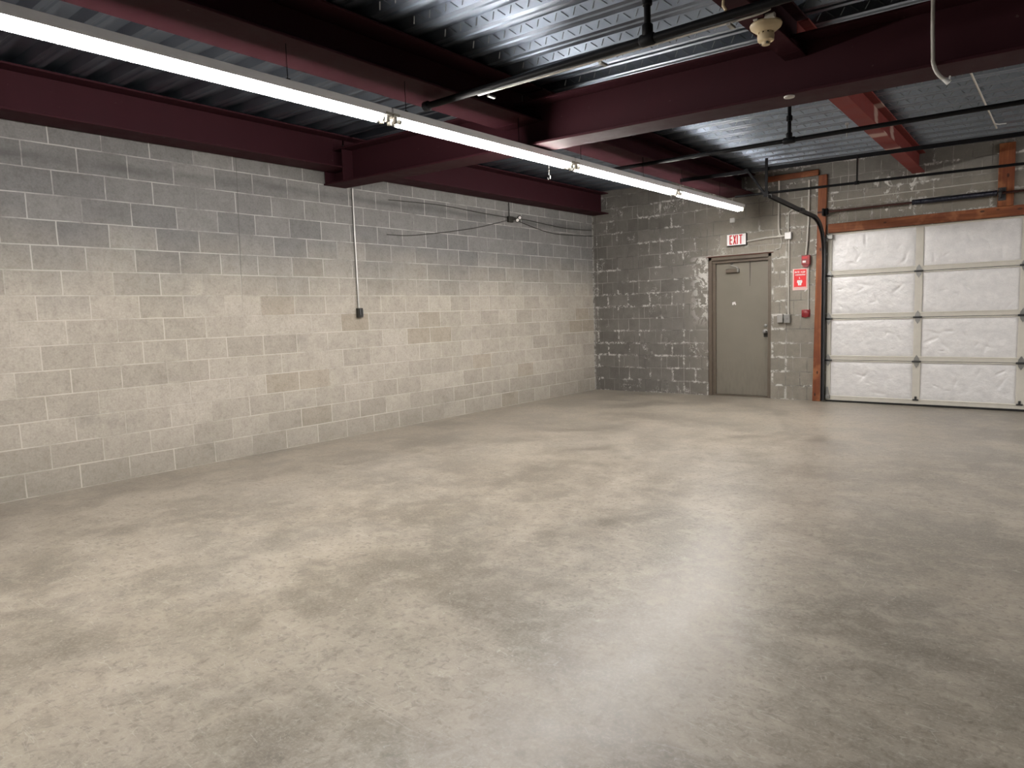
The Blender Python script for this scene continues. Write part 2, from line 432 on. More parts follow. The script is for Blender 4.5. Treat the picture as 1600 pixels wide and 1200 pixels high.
# ------------------------------------------------------------------ room shell
bm = bmesh.new(); box(bm, -.3, XR, YF, YB+.35, -.2, 0)
struct(obj('floor', bm, MAT['floor']), 'worn polished grey-brown concrete floor', 'floor')
bm = bmesh.new(); box(bm, -.3, 0, YF, YB+.35, 0, 3.42)
struct(obj('wall_left', bm, MAT['left']), 'long grey concrete block wall with pale mortar', 'wall')
G0, G1 = 3.80, 8.10       # garage opening
D0, D1, DH = 2.08, 3.04, 2.125
bm = bmesh.new()
box(bm, 0, D0, YB, YB+.35, 0, 3.42); box(bm, D0, D1, YB, YB+.35, DH, 3.42)
box(bm, D1, G0, YB, YB+.35, 0, 3.42); box(bm, G0, G1, YB, YB+.35, 2.30, 3.42); box(bm, G1, XR, YB, YB+.35, 0, 3.42)
struct(obj('wall_back', bm, MAT['back']), 'dark block wall with white flaking paint around the exit door', 'wall')
bm = bmesh.new(); box(bm, XR, XR+.2, YF, YB+.35, 0, 3.42)
struct(obj('wall_right', bm, MAT['plain']), 'painted block wall on the far right', 'wall')
bm = bmesh.new(); box(bm, -.3, XR+.2, YF-.2, YF, 0, 3.42)
struct(obj('wall_front', bm, MAT['plain']), 'painted block wall behind the viewer', 'wall')

# fluted steel deck, flutes along x
bm = bmesh.new()
PIT = .286; H = .054; X0, X1 = -.28, XR
prof = []
k0 = int((YF - .2)/PIT) - 16
yk = 3.83 - .12
y = yk + PIT*(math.floor((YF-yk)/PIT)-0)
pans = []
while y < YB + .3:
    prof += [(y, H), (y+.100, H), (y+.138, 0), (y+.172, 0), (y+.182, .008), (y+.200, .008), (y+.210, 0), (y+.248, 0)]
    pans.append(y)
    y += PIT
prof = [(min(a, YB+.3), b) for a, b in prof]
va = [bm.verts.new((X0, a, zs(3.34, X0)+b)) for a, b in prof]
vb = [bm.verts.new((X1, a, zs(3.34, X1)+b)) for a, b in prof]
for j in range(len(prof)-1): bm.faces.new((va[j], vb[j], vb[j+1], va[j+1]))
# roof slab over the deck
vt = [(x, yy) for x in (X0, X1) for yy in (YF-.2, YB+.35)]
lo = [bm.verts.new((x, yy, zs(3.34, x)+H+.004)) for x, yy in vt]; hi = [bm.verts.new((x, yy, zs(3.34, x)+H+.12)) for x, yy in vt]
for f in ((0,1,3,2),): bm.faces.new([lo[i] for i in f]); bm.faces.new([hi[i] for i in f[::-1]])
for a, b in ((0,1),(1,3),(3,2),(2,0)): bm.faces.new((lo[a], lo[b], hi[b], hi[a]))
# raised zigzag embossing on the webs that face the room
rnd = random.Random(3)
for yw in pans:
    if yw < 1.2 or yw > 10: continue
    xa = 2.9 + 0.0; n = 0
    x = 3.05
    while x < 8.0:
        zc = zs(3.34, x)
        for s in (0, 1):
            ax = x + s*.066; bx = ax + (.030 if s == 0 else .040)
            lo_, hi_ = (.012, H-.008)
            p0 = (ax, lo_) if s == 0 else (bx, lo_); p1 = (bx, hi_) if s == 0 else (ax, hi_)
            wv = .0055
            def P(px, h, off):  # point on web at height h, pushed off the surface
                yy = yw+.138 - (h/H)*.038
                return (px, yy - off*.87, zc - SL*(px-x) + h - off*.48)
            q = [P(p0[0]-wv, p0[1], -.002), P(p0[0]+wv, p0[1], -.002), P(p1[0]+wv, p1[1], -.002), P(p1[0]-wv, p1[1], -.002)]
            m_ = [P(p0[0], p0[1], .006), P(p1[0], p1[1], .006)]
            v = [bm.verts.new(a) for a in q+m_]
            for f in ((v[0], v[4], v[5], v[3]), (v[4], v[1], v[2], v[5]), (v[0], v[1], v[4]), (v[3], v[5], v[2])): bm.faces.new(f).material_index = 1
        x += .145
deck_o = obj('ceiling', bm, MAT['deck']); deck_o.data.materials.append(simple('rubbed zinc ridges', (.36, .39, .43), .40, .85, .15))  # lighter than the deck: the shine of the ridges is put into the colour
struct(deck_o, 'ribbed galvanised steel roof deck with zigzag embossing', 'ceiling')

# ------------------------------------------------------------------ steel beams
gz = 2.835
def ibeam(A, B, w, dA, dB=None, tf=.016, tw=.010, name='steel_beam', mat=None, label='', group=None, offset_web=0., cope=0.):
    """A,B = centre of the bottom face at each end, w flange width, d depth"""
    A, B = Vector(A), Vector(B); dB = dA if dB is None else dB
    side = (B-A).cross(Vector((0, 0, 1))).normalized()
    bm = bmesh.new()
    def blk(u0, u1, fa0, fa1):
        vs = []
        for P_, d in ((A, dA), (B, dB)):
            for u, f in ((u0, fa0), (u1, fa0), (u1, fa1), (u0, fa1)):
                h = f if f < .2 and f >= 0 else (d if f == 9 else d+f)
                vs.append(bm.verts.new(P_ + side*u + Vector((0, 0, h))))
        for f in ((0,1,2,3), (7,6,5,4), (0,4,5,1), (1,5,6,2), (2,6,7,3), (3,7,4,0)): bm.faces.new([vs[i] for i in f])
    blk(-w/2, w/2, 0, tf)
    blk(-w/2, w/2, -tf, 9)
    blk(-tw/2+offset_web, tw/2+offset_web, tf, -tf)
    if cope:      # coped web and bottom flange carried on to the girder web
        d = (B-A).normalized() * (1 if cope > 0 else -1); P_ = B if cope > 0 else A; L = abs(cope)
        zt = gz - SL*P_.x + .365 - .022
        dd = dB if cope > 0 else dA; zg = gz - SL*P_.x + .365 + .003 - P_.z
        for (u, za, zb) in ((w/2, 0, tf), (tw/2, tf, zt-P_.z), (tw/2, zg, dd-tf), (w/2, dd-tf, dd)):
            if zb - za < .004: continue
            vs = [bm.verts.new(P_ + side*(u*sx) + d*(L*k) + Vector((0, 0, z))) for k in (0, 1) for sx in (-1, 1) for z in (za, zb)]
            for f in ((0,1,3,2), (4,6,7,5), (0,4,5,1), (2,3,7,6), (0,2,6,4), (1,5,7,3)): bm.faces.new([vs[i] for i in f])
    bmesh.ops.bevel(bm, geom=[e for e in bm.edges], offset=.0025, segments=1, affect='EDGES')
    o = obj(name, bm, mat or MAT['beam'])
    return tag(o, label, 'beam', group)

# one main girder across the room
gird = ibeam((.0, 4.83, zs(gz, 0)), (XR, 4.83, zs(gz, XR)), .29, .365, tf=.018, tw=.012, name='steel_girder',
      label='deep dark red steel girder crossing the whole room, ending in the left block wall')
# stiffener plates where it lands on the wall: parts of the girder
bm = bmesh.new()
box(bm, .02, .032, 4.69, 4.822, zs(gz, 0)+.018, zs(gz, 0)+.34); box(bm, .34, .352, 4.69, 4.822, zs(gz, .3)+.018, zs(gz, .3)+.34)
split('stiffener_plate', bm, MAT['beam'], gird)
# wall beam in two lengths
ibeam((.19, YF, 2.975), (.19, 4.685, 2.975), .30, .345, cope=.135, name='steel_beam', label='dark red steel beam along the top of the left block wall, nearer length before the cross girder', group='roof beams running to the back wall')
ibeam((.19, 4.975, 2.975), (.19, YB-.004, 2.975), .30, .345, cope=-.135, name='steel_beam', label='dark red steel beam along the top of the left block wall, farther length ending at the back corner', group='roof beams running to the back wall')
ibeam((2.86, YF, 2.965), (2.71, 4.685, 2.965), .42, .285, cope=.135, name='steel_beam', label='wide dark red steel beam right above the row of lights, nearer length before the cross girder', group='roof beams running to the back wall')
ibeam((2.705, 4.975, 2.965), (2.60, YB-.004, 2.965), .42, .285, cope=-.135, name='steel_beam', label='wide dark red steel beam above the far lights, between the cross girder and the back wall', group='roof beams running to the back wall')
ibeam((5.12, YF, 2.955), (5.00, 4.685, 2.955), .14, .245, cope=.135, tf=.014, name='steel_beam', label='narrow dark red steel beam over the smoke detector, before the cross girder', group='roof beams running to the back wall')
ibeam((4.995, 4.975, 2.955), (4.865, YB-.004, 2.955), .14, .245, cope=-.135, tf=.014, name='steel_beam', mat=MAT['beam_scrape_lit'], label='narrow red steel beam with pale scrapes on its side, ending over the garage door', group='roof beams running to the back wall')
ibeam((8.6, YF, 2.87), (8.6, 4.685, 2.87), .14, .235, cope=.135, name='steel_beam', label='dark red steel beam off to the right before the cross girder')
ibeam((8.6, 4.975, 2.87), (8.6, YB-.004, 2.87), .14, .235, cope=-.135, name='steel_beam', label='dark red steel beam off to the right beyond the cross girder')

# ------------------------------------------------------------------ fluorescent strip lights
LX = 2.862; ZH = 2.746
def make_light(y0, y1, label):
    L = y1-y0
    r = thing('strip_light', label, 'light', (LX, (y0+y1)/2, ZH), 'fluorescent strip lights in one row')
    bm = bmesh.new(); bbox(bm, LX-.052, LX+.052, y0+.002, y1-.002, ZH-.038, ZH, .004)
    for s in (-1, 1):   # folded lip
        box(bm, LX+s*.0505-.0015, LX+s*.0505+.0015, y0+.004, y1-.004, ZH-.054, ZH-.036)
    hs = obj('housing', bm, MAT['lamp_body'], r)
    for s in (-1, 1):
        bm = bmesh.new(); tube(bm, [(LX+s*.029, y0+.075, ZH-.075), (LX+s*.029, y1-.075, ZH-.075)], .0175, 14)
        t = obj('fluorescent_tube', bm, MAT['tube'], r, True)
        bm = bmesh.new()
        for yy in (y0+.062, y1-.077): tube(bm, [(LX+s*.029, yy, ZH-.075), (LX+s*.029, yy+.015, ZH-.075)], .018, 14)
        split('end_cap', bm, MAT['zinc'], t, True)
    for yy in (y0+.030, y1-.030):
        bm = bmesh.new(); bbox(bm, LX-.056, LX+.056, yy-.026, yy+.026, ZH-.052, ZH-.034, .003)
        for s in (-1, 1): bbox(bm, LX+s*.029-.014, LX+s*.029+.014, yy-.012, yy+.012, ZH-.095, ZH-.043, .005)
        obj('lamp_holder', bm, MAT['socket'], r)
    for yy in (y0+.16, y1-.75):
        bm = bmesh.new()
        bbox(bm, LX-.012, LX+.012, yy-.012, yy+.012, ZH-.002, ZH+.022, .003)
        tube(bm, [(LX, yy, ZH+.015), (LX, yy, 2.964 if LX < 5 else 2.97)], .0025, 8)
        obj('hanger', bm, MAT['black'], r)
    return r
E4 = [-4.02, -1.63, .78, 3.167, 5.325, 7.43, 9.44]   # ends of the fixtures along the row
names = ['white strip light far behind the viewer at the start of the row', 'added white strip light with two bare tubes, unseen behind the viewer',
  'nearest white strip light, running out of the picture at the upper left',
  'white strip light crossing right under the red girder, second from the viewer',
  'white strip light beyond the girder, third from the viewer, before the last one',
  'farthest white strip light with two bare tubes, ending near the exit sign']
lights = [make_light(E4[i]+.004, E4[i+1]-.004, names[i]) for i in range(1, 6)]  # the one behind the viewer is added, unseen, for its light
# two added strip lights, unseen at the right, to brighten that side
LX = 8.9; ZH = 2.62
make_light(4.99, 7.20, 'added white strip light, unseen at the far right, beyond the girder')
make_light(7.208, 9.42, 'added white strip light, unseen at the far right, near the back wall')
LX = 2.862; ZH = 2.746
# dangling chain with hook beside the joint past the girder
bm = bmesh.new()
for k in range(5):
    zc = 2.955 - k*.012
q = (2.60, 5.34)
for k in range(24):
    zc = 2.960-.0135*k
    a = (k % 2)*PI/2
    ring = [(q[0]+.005*math.cos(t)*math.cos(a), q[1]+.005*math.cos(t)*math.sin(a), zc+.009*math.sin(t)) for t in [2*PI*j/8 for j in range(9)]]
    tube(bm, ring, .0016, 5, False)
zc = 2.960-.0135*24
tube(bm, [(q[0], q[1], zc+.01), (q[0]+.014, q[1], zc-.005), (q[0]+.010, q[1], zc-.028), (q[0]-.010, q[1], zc-.034), (q[0]-.016, q[1], zc-.018)], .004, 8)
tag(obj('hanging_chain', bm, MAT['zinc'], None, True), 'short steel chain with a hook hanging beside the strip lights past the girder', 'chain')

# ------------------------------------------------------------------ sprinkler pipes
def coupling(bm, p, ax, r, L=.05):
    p = Vector(p); a = Vector(ax).normalized()
    tube(bm, [p-a*L/2, p-a*L/2*.8, p+a*L/2*.8, p+a*L/2], [r*1.2, r*1.45, r*1.45, r*1.2], 12)
# pipe nearest the viewer
p1a, p1b = Vector((2.66, 3.70, 2.912)), Vector((8.5, 3.70, 2.860))
def on(a, b, x): return a + (b-a)*((x-a.x)/(b.x-a.x))
r = thing('sprinkler_pipe', 'black sprinkler pipe crossing under the roof deck nearest the viewer, passing the smoke detector', 'pipe', p1a, 'black pipes crossing the ceiling')
bm = bmesh.new(); tube(bm, [p1a, p1b], .024, 16); coupling(bm, p1a+Vector((.03, 0, 0)), (1, 0, 0), .024); coupling(bm, on(p1a, p1b, 4.52), (1, 0, 0), .024, .09)
obj('pipe', bm, MAT['black'], r, True)
c = on(p1a, p1b, 4.52)
bm = bmesh.new(); tube(bm, [c, (c.x, c.y, zs(3.34, c.x)-.001)], .019, 14); coupling(bm, (c.x, c.y, c.z+.05), (0, 0, 1), .022, .07); coupling(bm, (c.x, c.y, c.z+.21), (0, 0, 1), .020, .05)
obj('riser', bm, MAT['black'], r, True)
bm = bmesh.new(); tube(bm, [p1a+Vector((.5, .052, -.012)), Vector((5.1, 3.752, p1a.z-.038))], .0085, 10)
tube(bm, arc((5.1, 3.752, p1a.z-.038), (5.16, 3.752, p1a.z-.038), (5.18, 3.80, p1a.z-.01)), .0085, 10)
t = thing('conduit', 'thin shiny conduit running just behind the nearest sprinkler pipe', 'conduit', p1a+Vector((.5, .052, -.012)))
obj('conduit_tube', bm, MAT['emt'], t, True)
bm = bmesh.new()
for x in (3.3, 4.2, 5.0): bbox(bm, x-.012, x+.012, 3.695, 3.765, p1a.z-.062-(x-2.66)*.0055, p1a.z-.048-(x-2.66)*.0055, .002)
split('pipe_strap', bm, MAT['zinc'], t)
# white tie and stub hanging by the detector
bm = bmesh.new(); tube(bm, [(4.99, 3.66, 3.00), (4.985, 3.66, 2.93), (5.0, 3.66, 2.905)], .008, 8)
bbox(bm, 4.975, 5.005, 3.65, 3.67, 2.99, 3.025, .003)
tag(obj('beam_clip', bm, MAT['cream_p']), 'small pale clip hanging on the pipe left of the smoke detector', 'clip')
# pipe beyond the girder
p2a, p2b = Vector((2.30, 6.80, 2.925)), Vector((8.5, 6.80, 2.823))
r = thing('sprinkler_pipe', 'black sprinkler pipe just beyond the cross girder, with a tee riser to the deck', 'pipe', p2a, 'black pipes crossing the ceiling')
bm = bmesh.new(); tube(bm, [p2a, p2b], .0205, 16); coupling(bm, on(p2a, p2b, 4.33), (1, 0, 0), .0205, .11); obj('pipe', bm, MAT['black'], r, True)
c = on(p2a, p2b, 4.33)
bm = bmesh.new(); tube(bm, [c, (c.x, c.y, zs(3.34, c.x)-.001)], .017, 14); coupling(bm, (c.x, c.y, c.z+.04), (0, 0, 1), .019, .06); coupling(bm, (c.x, c.y, c.z+.20), (0, 0, 1), .019, .05)
obj('riser', bm, MAT['black'], r, True)
c = on(p2a, p2b, 4.83)
bm = bmesh.new(); tube(bm, [(c.x, c.y, c.z-.045), (c.x, c.y, c.z+.055)], .006, 8); lathe(bm, [(.004, -.012), (.017, -.008), (.017, .008), (.004, .012)], (c.x, c.y, c.z+.06))
obj('sprinkler_head', bm, MAT['zinc'], r, True)
# strut from which the garage track hangs
S0, S1 = Vector((2.60, 8.10, 2.938)), Vector((8.4, 8.10, 2.815))
r = thing('steel_strut', 'long black angle strut under the roof beams that carries the garage door track', 'strut', S0, 'black pipes crossing the ceiling')
bm = bmesh.new()
def bar(bm, a, b, w, h):   # rectangular bar from a to b
    sweep(bm, [(-w/2, -h/2), (w/2, -h/2), (w/2, h/2), (-w/2, h/2)], [a, b], Vector((0, 0, 1)).cross(Vector(b)-Vector(a)) if abs((Vector(b)-Vector(a)).normalized().z) < .95 else (0, 1, 0))
bar(bm, S0, S1, .006, .042); bar(bm, S0+Vector((0, .018, .019)), S1+Vector((0, .018, .019)), .040, .005)
obj('angle_iron', bm, MAT['black'], r)
T0, T1 = Vector((3.30, 8.10, 2.650)), Vector((8.3, 8.10, 2.545))
bm = bmesh.new(); tube(bm, [T0, T1], .014, 12); coupling(bm, on(T0, T1, 4.62), (1, 0, 0), .014, .05); obj('cross_bar', bm, MAT['black'], r, True)
bm = bmesh.new(); c0, c1 = on(S0, S1, 4.62), on(T0, T1, 4.62); bar(bm, c0, c1+Vector((0, 0, -.01)), .042, .008); obj('drop_strap', bm, MAT['black'], r)
bm = bmesh.new()
bar(bm, (3.66, 8.09, 3.03), (3.66, 8.09, 2.615), .034, .006); bar(bm, (3.675, 8.075, 3.03), (3.675, 8.075, 2.615), .006, .030)
obj('hanger_angle', bm, MAT['black'], r)
bm = bmesh.new(); bar(bm, (3.44, 8.08, 2.945), (3.66, 8.08, 2.625), .042, .022); obj('diagonal_brace', bm, MAT['black'], r)
# beam clamp under the girder
bm = bmesh.new(); lathe(bm, [(.028, 0), (.034, -.004), (.032, -.012), (.010, -.016)], (4.99, 4.72, zs(gz, 4.99)+.001), 18)
tag(obj('clamp_disc', bm, MAT['paint_c'], None, True), 'pale round clamp plate on the underside of the girder edge', 'clamp')

# ------------------------------------------------------------------ smoke detector
dc = Vector((5.055, 4.10, 2.955))
r = thing('smoke_detector', 'yellowed round smoke detector hanging under the narrow red beam', 'smoke detector', dc)
bm = bmesh.new(); lathe(bm, [(.050, .0), (.083, -.004), (.088, -.014), (.083, -.028), (.058, -.048), (.046, -.056)], dc, 32); obj('base', bm, MAT['cream_p'], r, True)
bm = bmesh.new(); lathe(bm, [(.040, -.054), (.038, -.066)], dc, 24)
ch = obj('vent_ring', bm, MAT['darkbox'], r, True)
bm = bmesh.new()
for k in range(10):
    a = 2*PI*k/10; q = dc+Vector((.041*math.cos(a), .041*math.sin(a), -.060)); t2 = bmesh.new(); box(t2, -.004, .004, -.009, .009, -.007, .007); merge(bm, t2, Matrix.Translation(q) @ Matrix.Rotation(a, 4, 'Z'))
split('vent_rib', bm, MAT['cream_p'], r)
bm = bmesh.new(); lathe(bm, [(.045, -.066), (.047, -.076), (.044, -.100), (.036, -.106), (.024, -.108), (.022, -.122), (.010, -.126)], dc, 24); obj('sensing_head', bm, MAT['cream_p'], r, True)
bm = bmesh.new()
for k in range(3):
    a = 2*PI*k/3 - .9; bbox(bm, dc.x+.0225*math.cos(a)-.006, dc.x+.0225*math.cos(a)+.006, dc.y+.0225*math.sin(a)-.006, dc.y+.0225*math.sin(a)+.006, dc.z-.121, dc.z-.110, .002)
split('test_port', bm, MAT['darkbox'], r)
bm = bmesh.new(); bbox(bm, dc.x+.02, dc.x+.075, dc.y-.085, dc.y-.055, dc.z-.012, dc.z+.014, .004); bbox(bm, dc.x-.040, dc.x-.015, dc.y-.095, dc.y-.07, dc.z-.008, dc.z+.020, .003)
split('mounting_bracket', bm, MAT['paint_c'], r)

# ------------------------------------------------------------------ conduits overhead at the right
bm = bmesh.new()
pts = [(5.79, 4.655, 3.17), (5.795, 4.655, 2.86), (5.80, 4.655, 2.72)] + arc((5.80, 4.655, 2.70), (5.81, 4.655, 2.625), (5.86, 4.66, 2.585))
tube(bm, pts, .0105, 12)
t = thing('conduit', 'white bent conduit dropping in front of the red girder at the upper right', 'conduit', (5.79, 4.655, 2.58))
obj('conduit_tube', bm, MAT['paint_c'], t, True)
bm = bmesh.new(); tube(bm, [(5.852, 4.66, 2.592), (5.880, 4.665, 2.565)], [.011, .016], 10); tube(bm, [(5.878, 4.66, 2.565), (5.884, 4.66, 2.60)], .0045, 8); obj('end_fitting', bm, MAT['white'], t, True)
bm = bmesh.new(); zr = zs(3.34, 5.73)-.009
tube(bm, [(5.745, 5.9, zr), (5.73, 9.22, zr)], .0085, 10)
t = thing('conduit', 'thin white conduit running along the roof deck beyond the girder at the right', 'conduit', (5.74, 5.9, zr))
obj('conduit_tube', bm, MAT['paint_c'], t, True)
bm = bmesh.new(); tube(bm, [(5.735, 8.93, zr-.01), (5.77, 8.97, zr-.015), (5.83, 9.0, zr-.012)], .005, 8); obj('tail_wire', bm, MAT['white'], t, True)

# ------------------------------------------------------------------ garage door (door_2)
g = bpy.data.objects.new('door_2', None); C.objects.link(g); g.location = (G0, YB, 0)
struct(g, 'sectional garage door with white foil insulation panels in cream frames', 'garage door')
ZB = [.022, .580, 1.150, 1.735, 2.305]
ST = [3.803, 4.900, 5.985, 7.050, 8.095]   # stile centres
YD = YB - .004       # room-side face of the frames
def foil_panel(x0, x1, z0, z1, seed):
    bm = bmesh.new(); nx, nz = 84, 46; rr = random.Random(seed)
    dents = [(rr.uniform(.1, .9), rr.uniform(.12, .85), rr.uniform(.015, .045), rr.uniform(.003, .011), rr.uniform(0, PI)) for _ in range(rr.randint(7, 12))]
    vs = []
    for j in range(nz+1):
        row = []
        for i in range(nx+1):
            u, v = i/nx, j/nz
            x = x0+(x1-x0)*u; z = z0+(z1-z0)*v
            e = min(u*(x1-x0), (1-u)*(x1-x0), v*(z1-z0), (1-v)*(z1-z0))
            bul = .012*(1-math.exp(-e/.035))
            d = -bul + .0035*noise.noise(Vector((x*4+seed, z*5, seed*1.3))) + .0026*noise.noise(Vector((x*14, z*17, seed))) + .0010*noise.noise(Vector((x*40, z*46, seed)))
            for (a, b, rad, dep, th) in dents:
                dx, dz = (u-a)*(x1-x0), (v-b)*(z1-z0)
                lx, lz = dx*math.cos(th)+dz*math.sin(th), -dx*math.sin(th)+dz*math.cos(th)
                q = (lx/(rad*1.6))**2 + (lz/(rad*.45))**2
                if q < 9: d += dep*math.exp(-q)*min(1, e/.03)
            row.append(bm.verts.new((x, YB+.016+d, z)))
        vs.append(row)
    for j in range(nz):
        for i in range(nx): bm.faces.new((vs[j][i], vs[j][i+1], vs[j+1][i+1], vs[j+1][i]))
    # back board
    box(bm, x0, x1, YB+.030, YB+.045, z0, z1)
    return bm
def hinge(bm, x, z, s=1.):
    # diamond leaves above and below a knuckle
    for d in (1, -1):
        poly = [(x-.030*s, z+d*.006), (x-.022*s, z+d*.040*s), (x, z+d*.075*s), (x+.022*s, z+d*.040*s), (x+.030*s, z+d*.006)]
        prism(bm, poly, YD-.0065, YD-.0015)
        lathe(bm, [(.005, -.004), (.007, 0)], (x, YD-.005, z+d*.045*s), 8, 'y')
for k in range(4):
    z0, z1 = ZB[k], ZB[k+1]
    sec = bpy.data.objects.new('door_section', None); C.objects.link(sec); sec.location = Vector((G0, YB, z0)) - g.location; sec.parent = g
    for i in range(4):
        xl = ST[i]+(.046 if i else .058); xr = ST[i+1]-.043
        o = obj('insulation_panel', foil_panel(xl-.006, xr+.006, z0+.058, z1-.014, k*7+i+1), MAT['foil'], sec, True)
        if k == 2 and i == 1:
            pass
    bm = bmesh.new()
    bbox(bm, ST[0], ST[-1], YB-.002, YB+.040, z0+.003, z0+.048, .004)          # bottom rail
    bbox(bm, ST[0], ST[-1], YB-.006, YB+.040, z0+.046, z0+.066, .005)          # its rounded lip
    bbox(bm, ST[0], ST[-1], YB-.004, YB+.040, z1-.018, z1-.003, .003)          # top rail
    obj('rail', bm, MAT['cream'], sec)
    for i, xs in enumerate(ST):
        wv = .043 if 0 < i < 4 else .055
        xx0, xx1 = (xs-wv, xs+wv) if 0 < i < 4 else ((xs, xs+wv) if i == 0 else (xs-wv, xs))
        bm = bmesh.new(); bbox(bm, xx0, xx1, YD, YB+.035, z0+.004, z1-.004, .004)
        for zz in (z0+.16, z0+.30, z0+.43): lathe(bm, [(.0045, -.004), (.0045, 0)], ((xx0+xx1)/2, YD, zz), 8, 'y')
        obj('stile', bm, MAT['cream'], sec)
    for i, xs in enumerate(ST):
        xc = xs if 0 < i < 4 else (xs+.026 if i == 0 else xs-.026)
        bm = bmesh.new()
        if k > 0:
            hinge(bm, xc, z0, 1.15)
            hg = obj('hinge', bm, MAT['zinc'], sec)
            bm = bmesh.new(); tube(bm, [(xc-.050, YD-.014, z0), (xc+.050, YD-.014, z0)], .0115, 10); bbox(bm, xc-.030, xc+.030, YD-.012, YD-.002, z0-.012, z0+.012, .002); hb = bm; ps = obj; 
            obj('hinge_knuckle', bm, MAT['steel'], hg)
        else:
            bbox(bm, xc-.034, xc+.034, YD-.012, YD-.001, z0+.050, z0+.068, .002); bbox(bm, xc-.012, xc+.012, YD-.016, YD-.001, z0+.066, z0+.105, .003)
            obj('corner_bracket', bm, MAT['steel'] if i in (1, 2, 3) else MAT['zinc'], sec)
    # rollers at the left edge
    if k > 0:
        bm = bmesh.new(); tube(bm, [(3.79, YD-.022, z0), (3.845, YD-.022, z0)], .006, 10); lathe(bm, [(.008, -.006), (.022, -.005), (.022, .005), (.008, .006)], (3.787, YD-.022, z0), 16, 'x')
        obj('roller', bm, MAT['black'], sec, True)
bm = bmesh.new(); bbox(bm, 3.800, 3.875, YD-.045, YD-.001, 2.225, 2.292, .008); lathe(bm, [(.012, -.02), (.026, -.014), (.026, .014), (.012, .02)], (3.800, YD-.045, 2.225), 14, 'x')
obj('top_roller_bracket', bm, MAT['zinc'], g)
bm = bmesh.new(); bbox(bm, ST[0]-.0, ST[-1], YB-.006, YB+.030, .001, .028, .008); obj('bottom_seal', bm, MAT['rubber'], g)
# bottom corner fixture with cable anchor
bm = bmesh.new(); prism(bm, [(3.806, .09), (3.812, .20), (3.822, .215), (3.835, .20), (3.852, .09)], YD-.014, YD-.002); bbox(bm, 3.803, 3.862, YD-.022, YD-.001, .045, .095, .004)
obj('cable_anchor', bm, MAT['zinc'], g)

# track and shaft
t = thing('garage_door_track', 'dark steel track of the garage door, curving from the timber jamb up towards the viewer', 'track', (3.775, YB-.06, 0))
TX = 3.772
cprof = [(-.022, -.020), (.022, -.020), (.022, .020), (.016, .020), (.016, -.014), (-.016, -.014), (-.016, .020), (-.022, .020)]
vpts = [(TX, 10.055, 0.02), (TX, 10.050, 1.0), (TX, 10.045, 1.98)]
cpts = arc((TX, 10.045, 1.98), (TX, 10.03, 2.46), (TX, 9.54, 2.497), 14)
hpts = [(TX, 9.54, 2.497), (TX, 8.80, 2.530), (TX, 7.90, 2.578)]
bm = bmesh.new(); sweep(bm, cprof, vpts, (1, 0, 0)); obj('vertical_track', bm, MAT['steel'], t)
bm = bmesh.new(); sweep(bm, cprof, cpts, (1, 0, 0)); obj('curved_track', bm, MAT['steel'], t)
bm = bmesh.new(); sweep(bm, cprof, hpts, (1, 0, 0)); bbox(bm, TX-.028, TX+.028, 8.96, 9.10, 2.502, 2.550, .003); obj('horizontal_track', bm, MAT['steel'], t)
bm = bmesh.new(); bar(bm, (TX-.024, 8.72, 2.558), (TX-.024, 9.75, 2.512), .030, .006); obj('track_angle', bm, MAT['steel'], t)
bm = bmesh.new(); bar(bm, (TX+.012, 10.085, .02), (TX+.012, 10.085, 2.30), .030, .004); obj('weather_strip', bm, MAT['rubber'], t)
bm = bmesh.new(); bar(bm, (TX, 8.085, 2.57), (TX-.10, 8.085, 2.625), .035, .006); bbox(bm, TX-.13, TX-.07, 8.06, 8.088, 2.60, 2.66, .003); obj('track_hanger_plate', bm, MAT['black'], t)
SY = 9.985; SZ = 2.590
r = thing('torsion_shaft', 'torsion shaft with a thick navy spring above the garage door', 'spring assembly', (3.75, SY, SZ))
bm = bmesh.new(); tube(bm, [(3.70, SY, SZ), (8.3, SY, SZ-.022)], .0135, 12); obj('shaft', bm, simple('rusty dark shaft', (.060, .022, .018), .5, .5), r, True)
bm = bmesh.new()
n = 0; x = 4.86; pts = []
while x < 5.70:
    pts.append(x); x += .0058
tube(bm, [(xx, SY, SZ-.005) for xx in pts], [.030 + (.0035 if i % 2 else 0.) for i in range(len(pts))], 16)
tube(bm, [(4.825, SY, SZ-.005), (4.86, SY, SZ-.005)], [.024, .032], 14); lathe(bm, [(.020, -.012), (.034, -.010), (.034, .010), (.020, .012)], (4.835, SY, SZ-.005), 16, 'x')
obj('torsion_spring', bm, MAT['spring'], r, True)
bm = bmesh.new(); bbox(bm, 3.765, 3.79, SY-.045, SY+.10, SZ-.05, SZ+.045, .004); lathe(bm, [(.030, -.012), (.050, -.010), (.042, 0), (.050, .010), (.030, .022)], (3.815, SY, SZ), 18, 'x'); obj('end_bearing_plate', bm, MAT['black'], r)
bm = bmesh.new(); bbox(bm, 5.715, 5.735, SY-.030, YB-.045, SZ-.065, SZ+.045, .003); bbox(bm, 5.70, 5.775, YB-.056, YB-.044, SZ-.09, SZ+.06, .003); lathe(bm, [(.020, -.02), (.034, -.016), (.034, .016), (.020, .02)], (5.725, SY, SZ-.006), 16, 'x'); obj('center_bracket', bm, MAT['steel'], r)

